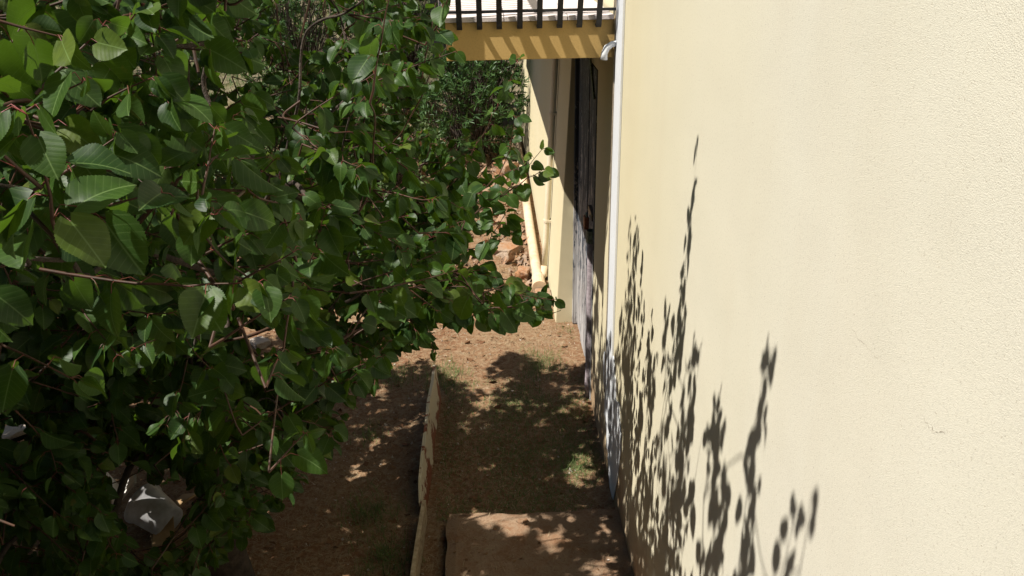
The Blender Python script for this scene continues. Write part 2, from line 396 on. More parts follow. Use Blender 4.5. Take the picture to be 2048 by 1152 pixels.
crack([(1842, 828), (1856, 848), (1872, 866), (1892, 866)], 0.0005)
crack([(1700, 655), (1730, 690), (1760, 722)], 0.0004)

# door: upright planks with peeling paint
door = MB(); x = DY0+0.045; rr = random.Random(3)
dv = []
widths = [0.16, 0.145, 0.17, 0.15, 0.16, 0.145, 0.165]; sw = sum(widths); sc = (DY1-DY0-0.09)/sw
for k, wi in enumerate(widths):
    y0, y1 = x+0.003, x+wi*sc-0.003; off = rr.uniform(-0.004, 0.004)
    door.box(WX+0.020+off, WX+0.055+off, y0, y1, 0.03+rr.uniform(-0.01, 0.02), DZ-0.05); x += wi*sc
dr = door.build('door', M['wood'], house, 0.003); tag(dr, 'old plank door, its dark paint peeling off grey wood')
b_ = MB(); b_.box(WX+0.056, WX+0.075, DY0+0.04, DY1-0.04, 0.02, DZ-0.045); b_.build('door_backing', M['iron'], dr)
b_ = MB(); b_.box(WX-0.006, WX+0.06, DY0+0.001, DY0+0.043, 0.0, DZ-0.002); b_.box(WX-0.006, WX+0.06, DY1-0.043, DY1-0.001, 0.0, DZ-0.002)
b_.box(WX-0.006, WX+0.06, DY0+0.043, DY1-0.043, DZ-0.046, DZ-0.002); b_.build('door_frame', M['wood'], house, 0.002)
# closing post with a green metal collar, padlock on a hasp, top bracket
pc = at(1172, 452, 0, WX-0.03); py = pc[1]
b_ = MB(); b_.tube([(WX-0.012, py-0.14, z) for z in np.linspace(0.0, pc[2]-0.02, 12)], [0.024+0.002*math.sin(i*2.1) for i in range(12)], 10)
M['postwood'] = simple('mauve_grey_wood', (0.52, 0.45, 0.47), 0.8, (0.32, 0.26, 0.28), 40, 0.002)
post = b_.build('closing_post', M['postwood'], dr, smooth=True)
b_ = MB(); b_.tube([(WX-0.012, py-0.14, pc[2]-0.06), (WX-0.012, py-0.14, pc[2]+0.02)], 0.031, 14, False)
b_.tube([(WX-0.012, py-0.14, pc[2]+0.02), (WX-0.012, py-0.14, pc[2]-0.06)], 0.027, 14, False)
b_.build('metal_collar', M['greenmetal'], dr, smooth=True)
pp = at(1172, 430, 0, WX-0.03)
b_ = MB(); b_.box(WX-0.048, WX-0.018, pp[1]-0.075, pp[1]-0.01, pp[2]-0.075, pp[2]+0.005)
pl_ = b_.build('padlock', M['brass'], dr, 0.006)
b_ = MB(); b_.tube([(WX-0.033, pp[1]-0.062+0.02*(1-math.cos(a)), pp[2]+0.028*math.sin(a)) for a in np.linspace(0, math.pi, 9)], 0.005, 8); b_.build('shackle', M['greenmetal'], pl_, smooth=True)
b_ = MB(); b_.box(WX-0.012, WX+0.012, pp[1]-0.16, pp[1]+0.06, pp[2]+0.01, pp[2]+0.05); b_.build('hasp', M['iron'], dr, 0.003)
b_ = MB(); b_.hexa([(WX-0.02, DY0+0.02, 2.03), (WX-0.007, DY0+0.02, 2.03), (WX-0.007, DY0+0.06, 2.03), (WX-0.02, DY0+0.06, 2.03)],
                   [(WX-0.02, DY0+0.26, 2.24), (WX-0.007, DY0+0.26, 2.24), (WX-0.007, DY0+0.30, 2.24), (WX-0.02, DY0+0.30, 2.24)])
b_.build('bracket', M['greenmetal'], house, 0.002)

# ------------------------------------------------------------------ terrace slab and railing
bal = thing('balcony', 'ochre fronted terrace slab with a black iron railing above the door', 'balcony', (0.2, SY, SB))
b_ = MB(); b_.box(SL, WX-0.001, SY, 12.0, SB, SZ-0.022); b_.build('slab', M['face'], bal, 0.003)
tl = MB(); xx = SL-0.02; k = 0
while xx < WX-0.03:
    x1 = min(xx+0.307, WX-0.016); yy = SY-0.0155
    while yy < 12.0:
        tl.box(xx, x1-0.004, yy, yy+0.303, SZ-0.021, SZ+0.0006*((k*7) % 3)); yy += 0.307; k += 1
    xx = x1
tl.build('floor_tiles', M['terrace'], bal, 0.002)
rail = MB(); ry = SY-0.055
rail.box(SL-0.055, WX-0.017, ry-0.022, ry+0.022, 3.42, 3.445); rail.box(SL-0.055, WX-0.017, ry-0.005, ry+0.005, 2.598, 2.612)
rail.box(SL-0.062, SL-0.020, ry+0.024, 11.9, 3.42, 3.445); rail.box(SL-0.052, SL-0.030, ry+0.024, 11.9, 2.598, 2.612)
railing = rail.build('railing', M['iron'], bal, 0.002)
prof = [(0.046, 2.536), (0.040, 2.526), (0.026, 2.524), (0.012, 2.538), (0.003, 2.565), (-0.004, 2.60), (-0.030, 2.66), (-0.075, 2.74), (-0.088, 2.83), (-0.075, 2.93), (-0.04, 3.02), (-0.012, 3.10), (-0.004, 3.2), (0, 3.30), (0, 3.42)]
bars = [at(px_, 20, 1, ry-0.02)[0] for px_ in (917, 958, 998, 1040, 1080, 1121, 1161, 1200)]
b0 = None
for i, bx in enumerate(bars):
    if b0 is None:
        b_ = MB(); b_.strip([(bx, ry+dy, z) for dy, z in prof], 0.027, 0.008); b0 = b_.build('baluster', M['iron'], railing, 0.0015); x00 = bx
    else:
        c = b0.copy(); COL.objects.link(c); c.parent = railing; c.location = b0.location+Vector((bx-x00, 0, 0))
for i in range(60):
    yb = ry+0.15+i*0.112
    if i == 0:
        b_ = MB(); b_.strip([(0, dy, z) for dy, z in prof], 0.027, 0.008)
        for q in range(len(b_.v)):
            vx, vy, vz = b_.v[q]; b_.v[q] = (SL-0.041+vy, yb-vx, vz)
        bs = b_.build('baluster', M['iron'], railing, 0.0015)
    else:
        c = bs.copy(); COL.objects.link(c); c.parent = railing; c.location = bs.location+Vector((0, i*0.112, 0))
b_ = MB(); b_.box(SL-0.062, SL-0.024, ry-0.020, ry+0.022, 2.40, 3.52); b_.build('corner_post', M['iron'], railing, 0.003)
b_ = MB(); b_.box(SL-0.024, SL, ry+0.04, ry+0.07, 2.44, 2.50); b_.build('post_bracket', M['iron'], railing, 0.002)
# white drain spout where the slab meets the wall
e = at(1222, 100, 1, SY-0.05)
b_ = MB(); b_.tube([(WX-0.0, e[1]-0.0, e[2]+0.03), (WX-0.03, e[1], e[2]+0.028), (WX-0.055, e[1]-0.002, e[2]+0.012), (WX-0.068, e[1]-0.004, e[2]-0.015), (WX-0.070, e[1]-0.005, e[2]-0.045)], [0.014, 0.015, 0.016, 0.016, 0.018], 14)
tag(b_.build('drain_spout', M['white'], None, smooth=True), 'small white bent spout in the corner of terrace front and wall', 'drain spout')

# ------------------------------------------------------------------ pipes on the far wall
def fx(z): return 0.485+(0.632-0.485)*(z+0.3)/2.849
dp = thing('drain_pipe', 'thin cream downpipe running up the pale yellow wall past the door', 'drain pipe', (0.45, 7.1, 0))
b_ = MB(); b_.tube([(fx(z)-0.035, 7.15, z) for z in np.linspace(0.10, 2.36, 10)], 0.026, 14); b_.build('pipe', M['whitepipe'], dp, smooth=True)
for z in (0.55, 1.5, 2.2):
    b_ = MB(); b_.tube([(fx(z)-0.035, 7.15, z-0.012), (fx(z)-0.035, 7.15, z+0.012)], 0.031, 14); b_.box(fx(z)-0.03, fx(z)+0.002, 7.12, 7.18, z-0.01, z+0.01)
    b_.build('pipe_clip', M['whitepipe'], dp, smooth=False)
b_ = MB(); b_.tube([(fx(0.1)-0.035, 7.15, 0.12), (fx(0.1)-0.038, 7.13, 0.05), (fx(0.1)-0.06, 7.10, 0.03)], 0.031, 14); b_.build('elbow', M['pipe'], dp, smooth=True)
sp = thing('ground_pipe', 'thick cream waste pipe lying on the soil along the far wall foot', 'pipe', (0.4, 8, 0))
b_ = MB(); b_.tube([(0.405-0.004*math.sin(y), y, 0.05+max(0, y-8)*0.012) for y in np.linspace(7.02, 12.8, 14)], 0.047, 16); b_.build('pipe', M['pipe'], sp, smooth=True)
b_ = MB(); b_.tube([(0.405, 6.86, 0.045), (0.405, 7.03, 0.05)], 0.058, 16); b_.tube([(0.405, 6.82, 0.045), (0.405, 6.87, 0.045)], 0.064, 16); b_.build('collar', M['pipe'], sp, smooth=False)
b_ = MB(); b_.box(0.36, 0.50, 6.60, 6.80, -0.05, 0.055); tag(b_.build('drain_stone', M['rock'], None, 0.02), 'squared orange stone set under the pipe end beside the wall foot', 'stone')

# ------------------------------------------------------------------ border boards
b_ = MB(); vb = []
sec = [(867, 730, .25), (858, 765, .25), (851, 800, .25), (844, 850, .25), (838, 905, .23), (836, 960, .16), (838, 1005, .09)]
ga, gb = at(867, 730, 2, .25), at(838, 930, 2, .25)
for k_, (_, y_, h) in enumerate(sec):
    g1_ = at(850, y_, 2, h); f_ = (ga[1]-g1_[1])/(ga[1]-gb[1]); g = (ga[0]+(gb[0]-ga[0])*f_+0.004*math.sin(k_*2.3), g1_[1])
    vb += [(g[0]+0.014, g[1], -0.04), (g[0]+0.040, g[1], -0.04), (g[0]+0.013, g[1], h), (g[0]-0.005, g[1], h)]
fb = [(i*4+j, i*4+(j+1) % 4, i*4+4+(j+1) % 4, i*4+4+j) for i in range(len(sec)-1) for j in range(4)]+[(3, 2, 1, 0), tuple(len(vb)-4+j for j in range(4))]
b_.add(vb, fb)
tag(b_.build('metal_sheet', M['rusty'], None), 'cream painted rusty metal sheet on edge, bordering the yard soil', 'metal sheet')
b_ = MB(); vb = []
for x_, y_, h in ((848, 1000, .14), (838, 1060, .15), (826, 1140, .15), (800, 1330, .15)):
    g = at(x_, y_, 2, h); vb += [(g[0]-0.011, g[1], -0.05), (g[0]+0.011, g[1], -0.05), (g[0]+0.011, g[1], h), (g[0]-0.011, g[1], h)]
fb = [(i*4+j, i*4+(j+1) % 4, i*4+4+(j+1) % 4, i*4+4+j) for i in range(3) for j in range(4)]+[(3, 2, 1, 0), (12, 13, 14, 15)]
b_.add(vb, fb); tag(b_.build('border_plank', M['plank'], None, 0.001), 'pale narrow wooden plank on edge left of the concrete path', 'plank')

# ------------------------------------------------------------------ junk seen through the gap of the crown
def junk():
    g = at(322, 1056, 2, 0.0)
    t = thing('plastic_tub', 'pale grey plastic tub lying in the shade under the tree', 'tub', tuple(g))
    b = MB(); n = 28
    ax = nrm((-0.8, 0.5, 0.25)); u = nrm(np.cross(ax, (0, 0, 1))); v = np.cross(ax, u); c0 = g+np.array([0.0, 0, 0.10])
    rings = [(0.0, 0.0), (0.0, 0.07), (0.01, 0.09), (0.20, 0.11), (0.205, 0.12), (0.215, 0.12), (0.215, 0.108), (0.02, 0.085), (0.02, 0.0)]
    vv = [c0+ax*(h-0.1)+(u*math.cos(a)+v*math.sin(a))*(r*(1+0.04*math.sin(3*a))) for h, r in rings for a in [2*math.pi*j/n for j in range(n)]]
    b.add(vv, [(i*n+j, i*n+(j+1) % n, (i+1)*n+(j+1) % n, (i+1)*n+j) for i in range(len(rings)-1) for j in range(n)])
    b.build('tub_body', M['greyplastic'], t, smooth=True)
    # tan curved strap beside it
    P = [at(x, y, 2, z) for x, y, z in ((322, 1090, .02), (328, 1060, .06), (330, 1035, .10), (345, 1015, .13), (362, 1002, .14), (380, 988, .12))]
    b = MB(); vv = []
    for p, wd_ in zip(P, (.05, .055, .045, .035, .035, .045)): vv += [p+[-wd_, 0, 0], p+[wd_, 0, 0.01], p+[wd_, 0, -0.004], p+[-wd_, 0, -0.014]]
    b.add(vv, [(i*4+j, i*4+(j+1) % 4, i*4+4+(j+1) % 4, i*4+4+j) for i in range(5) for j in range(4)]+[(3, 2, 1, 0), (20, 21, 22, 23)])
    tag(b.build('curved_strap', M['tan'], None, 0.002), 'tan curved strap beside the pale plastic tub under the tree', 'strap')
    # white broken boards
    def brd(p, q, wd_, lab):
        a = at(p[0], p[1], 2, 0.22); c = at(q[0], q[1], 2, 0.38); d = nrm(c-a); s = nrm(np.cross(d, (0.2, -0.3, 1)))*wd_/2; nn = nrm(np.cross(d, s))*0.008
        b = MB(); b.hexa([a-s-nn, a+s-nn, a+s*1.1+nn, a-s*0.9+nn], [c-s-nn, c+s*0.8-nn, c+s*0.7+nn, c-s*1.1+nn]); tag(b.build('broken_board', M['whiteboard'], None, 0.002), lab, 'board')
    M['whiteboard'] = simple('chipped_white_paint', (0.78, 0.76, 0.72), 0.6, (0.72, 0.68, 0.60), 12, 0.001)
    brd((226, 1008), (270, 958), 0.065, 'white painted board leaning over the plastic tub, its end broken')
    brd((240, 985), (208, 948), 0.05, 'short white board crossing behind the longer white board')
junk()

# ------------------------------------------------------------------ stones
def stone(name, x, y, z, r, sx, sy, sz, m, label, group=None, seed=0):
    bm = bmesh.new(); bmesh.ops.create_icosphere(bm, subdivisions=4, radius=1.0); s = Vector((seed*3.1, seed*1.7, 0))
    for v in bm.verts:
        p = v.co.copy(); c = Vector([max(-0.62, min(0.62, q)) for q in p])*1.25
        v.co = c*(1+0.28*mn.noise(p*1.3+s)+0.12*mn.noise(p*3.5+s)+0.05*mn.noise(p*9+s))
        v.co = Vector((v.co.x*r*sx, v.co.y*r*sy, v.co.z*r*sz))
    rot = Matrix.Rotation(seed*1.3, 3, 'Z')
    for v in bm.verts: v.co = rot @ v.co
    me = bpy.data.meshes.new(name); bm.to_mesh(me); bm.free()
    me.polygons.foreach_set('use_smooth', [True]*len(me.polygons))
    o = link(name, me, m); o.location = (x, y, z); tag(o, label, 'stone', group); return o
def st(px_, py_, r, m, label, sx=1, sy=1, sz=.7, seed=1, group=None):
    g = at(px_, py_, 2, 0.0)
    for _ in range(12): g = at(px_, py_, 2, gzn(g[0], g[1])*0.6+g[2]*0.4)
    if m == 'rock': r *= 0.78
    stone('stone', g[0], g[1], gzn(g[0], g[1])+r*sz*0.25, r, sx, sy, sz, M[m], label, group, seed)
st(1046, 552, .11, 'rock', 'orange angular block of stone beside the end of the thick pipe', 1.1, .8, .75, 1)
st(1012, 505, .18, 'rock', 'broad low rounded boulder on the soil left of the thick pipe', 1.0, 1.3, .5, 2)
st(1010, 345, .21, 'rock', 'large red and orange boulder near the far wall foot behind the twigs', 1.0, 1.0, .8, 3)
st(990, 300, .2, 'rock', 'pale ochre boulder just below the narrow leaved bushes', 1.2, .9, .8, 4)
st(985, 430, .14, 'rock', 'small dark red stone on the bank among the twig leaves', 1.2, 1, .7, 5)
st(945, 238, .24, 'palestone', 'pale grey rock at the foot of the narrow leaved bush', 1.1, 1, .8, 6)
st(960, 395, .2, 'rock', 'reddish stone half hidden behind the apricot leaves', 1.1, 1, .7, 7)
st(30, 872, .075, 'palestone', 'pale rough stone at the left edge seen through dark leaves', 1.3, 1, .7, 8)
st(520, 690, .07, 'palestone', 'bright pale stone seen through the middle of the crown', 1.2, 1, .6, 9)
st(400, 1142, .06, 'palestone', 'small pale stone at the bottom edge under the tree', 1.2, 1, .7, 10)

# ------------------------------------------------------------------ small ground cover
rng = np.random.default_rng(11)
def on_pad(x, y): return (x > -0.27) & (x < WX) & (y < 3.72)
def gpad(x, y): return np.where(on_pad(x, y), 0.088, gzv(x, y))
def gzv(x, y): return np.array([gzn(a, b) for a, b in zip(x, y)])
def blades(name, x, y, z, ln, wd_, tilt, m, label, cat, curl=0.3, tone=None, single=True):
    n = len(x); a = rng.uniform(0, 2*np.pi, n); d = np.stack([np.cos(a)*np.sin(tilt), np.sin(a)*np.sin(tilt), np.cos(tilt)], -1)
    s = np.stack([-np.sin(a), np.cos(a), np.zeros(n)], -1)*wd_[:, None]/2
    p0 = np.stack([x, y, z], -1); p1 = p0+d*ln[:, None]*0.55
    d2 = d+np.array([0, 0, -1])*curl*rng.uniform(0.2, 1.5, n)[:, None]; d2 /= np.linalg.norm(d2, axis=1)[:, None]
    p2 = p1+d2*ln[:, None]*0.45
    V = np.stack([p0-s, p0+s, p1+s*0.8, p1-s*0.8, p2+s*0.1, p2-s*0.1], 1).reshape(-1, 3)
    b = np.arange(n)[:, None]*6; Fq = np.concatenate([b+[0, 1, 2, 3], b+[3, 2, 4, 5]], 0)
    tn = np.repeat(rng.uniform(0, 1, n) if tone is None else tone, 6)
    o = np_mesh(name, V, Fq, m, None, np.full((len(V), 2), 0.3), tn)
    return tag(o, label, cat, kind='stuff')
def scatter(n, x0, x1, y0, y1, f):
    x = rng.uniform(x0, x1, n*3); y = rng.uniform(y0, y1, n*3)
    k = np.array([f(a, b) for a, b in zip(x, y)]) > rng.uniform(0, 1, n*3); k &= ~on_pad(x, y) | (rng.uniform(0, 1, n*3) < 0.22)
    return x[k][:n], y[k][:n]
nf = lambda s, o=0: (lambda x, y: 0.5+0.9*mn.noise(Vector((x*s+o, y*s, 0))))
x, y = scatter(26000, -3.2, 0.62, 2.6, 7.4, lambda a, b: 0.15+nf(2.3)(a, b))
blades('dry_grass', x, y, gpad(x, y)+0.002, rng.uniform(0.01, 0.055, len(x)), rng.uniform(0.0012, 0.003, len(x)), rng.uniform(1.0, 1.6, len(x)), M['straw'], 'dry straw and dead grass scattered over the red soil', 'dry grass', 0.1)
x, y = scatter(5000, -3.0, 0.45, 7.2, 13, nf(1.3, 5))
blades('dry_grass', x, y, gzv(x, y)+0.002, rng.uniform(0.03, 0.12, len(x)), rng.uniform(0.003, 0.007, len(x)), rng.uniform(0.5, 1.5, len(x)), M['straw'], 'dry grass on the stony bank behind the tree', 'dry grass', 0.3)
# green tufts, each a plant of its own
def tuft(px_, py_, r, n, h, label):
    g = at(px_, py_, 2, 0.0); a = rng.normal(g[0], r, n); b = rng.normal(g[1], r*1.3, n); ok = (a < WX-0.02)
    a, b = a[ok], b[ok]; n = len(a)
    o = blades('grass_tuft', a, b, gzv(a, b)-0.002, rng.uniform(0.4, 1, n)*h, rng.uniform(0.0015, 0.004, n), rng.uniform(0.1, 1.1, n), M['grass'], label, 'grass', 0.6)
    o['kind'] = 'stuff'
tuft(1085, 730, .09, 500, .09, 'green grass tuft on sunlit soil near the door')
tuft(1045, 775, .07, 260, .06, 'thin green tuft at the edge of the dappled shade')
tuft(885, 755, .08, 400, .10, 'green tuft at the far end of the rusty sheet')
tuft(1145, 660, .06, 120, .05, 'sparse weeds at the foot of the plank door')
tuft(1160, 935, .07, 350, .08, 'green grass against the foot of the cream wall')
tuft(740, 1030, .08, 420, .10, 'green grass tuft left of the pale plank')
tuft(770, 1120, .07, 380, .10, 'lowest grass tuft left of the pale plank')
tuft(795, 755, .07, 240, .08, 'faint weeds left of the rusty sheet top')
tuft(745, 870, .06, 120, .09, 'thin weeds in deep shade left of the rusty sheet')
# low green ground cover in the shade
x, y = scatter(9000, -0.35, 0.62, 3.75, 5.3, nf(2.6, 9))
blades('short_grass', x, y, gzv(x, y), rng.uniform(0.012, 0.035, len(x)), rng.uniform(0.002, 0.004, len(x)), rng.uniform(0.3, 1.3, len(x)), M['grass'], 'short green grass in the shade between plank and wall', 'grass', 0.5)
# fallen leaves / chips
def chips(name, n, box, size, m, label, cat, flat=0.25):
    x, y = scatter(n, *box, lambda a, b: 0.25+nf(1.7, 3)(a, b)); n = len(x); z = gpad(x, y)+size*0.3
    a = rng.uniform(0, 2*np.pi, (n, 1)); s = size*rng.lognormal(0, 0.45, (n, 1))
    ring = np.array([0, 1.1, 2.0, 3.2, 4.1, 5.2]); rr_ = rng.uniform(0.5, 1.1, (n, 6))*s
    X = x[:, None]+np.cos(ring+a)*rr_; Y = y[:, None]+np.sin(ring+a)*rr_*0.7; Z = z[:, None]+rng.normal(0, flat, (n, 6))*s
    V = np.stack([X, Y, Z], -1).reshape(-1, 3); b = np.arange(n)[:, None]*6
    Fq = np.concatenate([b+[0, 1, 2, 3], b+[0, 3, 4, 5]], 0)
    return tag(np_mesh(name, V, Fq, m, None, np.full((len(V), 2), 0.3), np.repeat(rng.uniform(0, 1, n), 6), False), label, cat, kind='stuff')
chips('leaf_litter', 3500, (-3.2, 0.62, 2.6, 7.2), 0.009, M['litter'], 'small dead leaves lying on the soil', 'leaf litter')
chips('fallen_leaves', 420, (-3.0, 0.6, 2.8, 6.5), 0.020, M['litter'], 'larger curled brown leaves dropped on the soil', 'fallen leaves', 0.3)
chips('pebbles', 1500, (-3.2, 0.62, 2.8, 8.5), 0.007, M['palestone'], 'pale grit and chips strewn over the soil', 'pebbles', 0.5)
chips('bank_rubble', 3200, (-2.0, 0.34, 6.9, 12.5), 0.028, M['rock'], 'orange broken rubble on the bank', 'rubble', 0.7)

# ------------------------------------------------------------------ leaves
def leaf_template(rows, serr, curve, fold, twist, wave, seed, asp=0.47):
    r = random.Random(seed); cols = 5; V = []; UV = []
    for i in range(rows):
        v = i/(rows-1)
        w_ = asp*(math.sin(math.pi*min(v, 1)**0.68)**0.66)*(1-0.14*v) if 0 < v < 1 else 0.0
        if v > 0.88: w_ = asp*0.30*((1-v)/0.12)**1.2
        if v == 0: w_ = 0.10
        if serr and 0 < i < rows-1: w_ *= 1+(0.028 if i % 2 else -0.028)
        for j in range(cols):
            s = (j-2)/2; ww = w_*s
            lob = -0.07*abs(s)*(1-v)**6*2.2                            # heart-shaped base
            vy = v+lob
            z = fold*abs(ww)**1.1-curve*(v**2)+wave*math.sin(v*9+seed)*abs(s)**2*(1 if s > 0 else -0.8)+twist*ww*v
            V.append((ww, vy, z)); UV.append((0.5+ww/asp*0.5*0.98, v))
    V = np.array(V); Fq = [(i*cols+j, i*cols+j+1, (i+1)*cols+j+1, (i+1)*cols+j) for i in range(rows-1) for j in range(cols-1)]
    return V, np.array(UV), np.array(Fq)
TH = [leaf_template(41, True, c, f, tw, wv_, k) for k, (c, f, tw, wv_) in enumerate([(.12, .25, .1, .02), (.28, .45, -.2, .03), (.05, .15, .2, .035), (.4, .3, .0, .025), (.18, .6, .3, .02), (.55, .2, -.3, .03)])]
TLo = [leaf_template(11, False, c, f, tw, wv_, k) for k, (c, f, tw, wv_) in enumerate([(.12, .25, .1, .03), (.28, .45, -.2, .04), (.05, .15, .2, .045), (.4, .3, .0, .035), (.18, .6, .3, .03), (.55, .2, -.3, .04)])]
def leaves_mesh(name, base, tip, nor, size, m, parent, tone, templ, smooth=True):
    Vs, Us, Fs, Ts = [], [], [], []; off = 0; n = len(base); kind = rng.integers(0, len(templ), n)
    xa = np.cross(tip, nor); xa /= np.linalg.norm(xa, axis=1)[:, None]; za = np.cross(xa, tip)
    for k, (V, UV, Fq) in enumerate(templ):
        s = np.where(kind == k)[0]
        if not len(s): continue
        P = base[s][:, None]+size[s][:, None, None]*(V[None, :, 0:1]*xa[s][:, None]+V[None, :, 1:2]*tip[s][:, None]+V[None, :, 2:3]*za[s][:, None])
        Vs.append(P.reshape(-1, 3)); Us.append(np.tile(UV, (len(s), 1))); Ts.append(np.repeat(tone[s], len(V)))
        Fs.append((Fq[None]+off+np.arange(len(s))[:, None, None]*len(V)).reshape(-1, 4)); off += len(s)*len(V)
    return np_mesh(name, np.concatenate(Vs), np.concatenate(Fs), m, parent, np.concatenate(Us), np.concatenate(Ts), smooth)
def np_tubes(name, segs, m, parent, n=4):     # segs: list of (points, radii)
    Vs, Fs = [], []; off = 0
    for pts, rad in segs:
        pts = np.asarray(pts, float); k = len(pts)
        d = np.gradient(pts, axis=0); d /= np.linalg.norm(d, axis=1)[:, None]+1e-9
        ref = np.array([0.3, 0.5, 0.8]) if abs(d[0] @ nrm((0.3, 0.5, 0.8))) < 0.9 else np.array([1., 0, 0])
        u = np.cross(d, ref); u /= np.linalg.norm(u, axis=1)[:, None]+1e-9; v = np.cross(d, u)
        a = np.arange(n)*2*np.pi/n; rad = np.broadcast_to(np.asarray(rad, float), (k,))
        P = pts[:, None]+rad[:, None, None]*(np.cos(a)[None, :, None]*u[:, None]+np.sin(a)[None, :, None]*v[:, None])
        Vs.append(P.reshape(-1, 3)); i = np.arange(k-1)[:, None]; j = np.arange(n)[None]
        Fs.append(np.stack([i*n+j, i*n+(j+1) % n, (i+1)*n+(j+1) % n, (i+1)*n+j], -1).reshape(-1, 4)+off); off += k*n
    return np_mesh(name, np.concatenate(Vs), np.concatenate(Fs), m, parent)

# ---- where the crown is: seen outline, and which parts of wall and ground the photo shows sunlit
def inpoly(x, y, P):
    P = np.asarray(P, float); x = np.asarray(x); y = np.asarray(y); c = np.zeros(x.shape, bool); j = len(P)-1
    for i in range(len(P)):
        with np.errstate(divide='ignore', invalid='ignore'):
            k = ((P[i, 1] > y) != (P[j, 1] > y)) & (x < (P[j, 0]-P[i, 0])*(y-P[i, 1])/(P[j, 1]-P[i, 1]+1e-12)+P[i, 0])
        c ^= k; j = i
    return c
OUT = [(-3000, -3000), (925, -3000), (930, 0), (905, 40), (880, 95), (850, 130), (830, 190), (825, 260), (900, 290), (925, 350), (945, 390), (935, 440), (900, 500), (940, 540), (1030, 585), (1095, 605), (1080, 635), (1000, 655), (880, 640), (845, 685), (765, 730), (735, 775), (685, 810), (680, 880), (640, 920), (600, 960), (560, 1010), (500, 1065), (440, 1110), (400, 1400), (-3000, 3000)]
HOLES = [[(215, 935), (285, 940), (300, 975), (390, 975), (385, 1010), (345, 1070), (320, 1100), (270, 1090), (225, 1020)],
         [(480, 660), (575, 660), (570, 705), (490, 705)], [(0, 850), (55, 850), (55, 890), (0, 890)], [(560, -10), (640, -10), (650, 90), (590, 110), (560, 60)]]
WALL_OK = [[(1180, 560), (1195, 540), (1205, 640), (1235, 700), (1248, 600), (1256, 470), (1268, 440), (1285, 520), (1284, 640), (1288, 850), (1294, 720), (1303, 700), (1308, 850), (1322, 880), (1327, 760), (1332, 640), (1342, 640), (1350, 690), (1370, 620), (1375, 700), (1395, 720), (1388, 820), (1378, 880), (1374, 960), (1368, 990), (1372, 1152), (1372, 1400), (1100, 1400)],
           [(1400, 960), (1430, 800), (1440, 860), (1445, 1000), (1440, 1200), (1400, 1200)], [(1470, 990), (1500, 900), (1530, 800), (1555, 820), (1530, 960), (1500, 1200), (1465, 1200)],
           [(1545, 1060), (1620, 1010), (1620, 1200), (1540, 1200)], [(1300, 1152), (1640, 1152), (1640, 2500), (1300, 2500)]]
LIT = [[(730, 740), (860, 640), (1000, 560), (1150, 630), (1170, 690), (1145, 705), (1085, 735), (1030, 705), (975, 735), (900, 765), (860, 725)],
       [(690, 650), (950, 650), (950, 300), (1120, 300), (1170, 640), (1170, 690), (860, 690), (780, 740)]]
BRD = at(248, 983, 2, 0.3)      # the white board lies in a spot of sun
SPR = [at(x_, y_, 1, 3.1) for x_, y_ in ((925, 340), (965, 270), (1005, 195), (1035, 130), (990, 400), (1040, 350), (1083, 310), (985, 470), (1010, 560), (1090, 600), (930, 430), (900, 105), (1030, 610))]
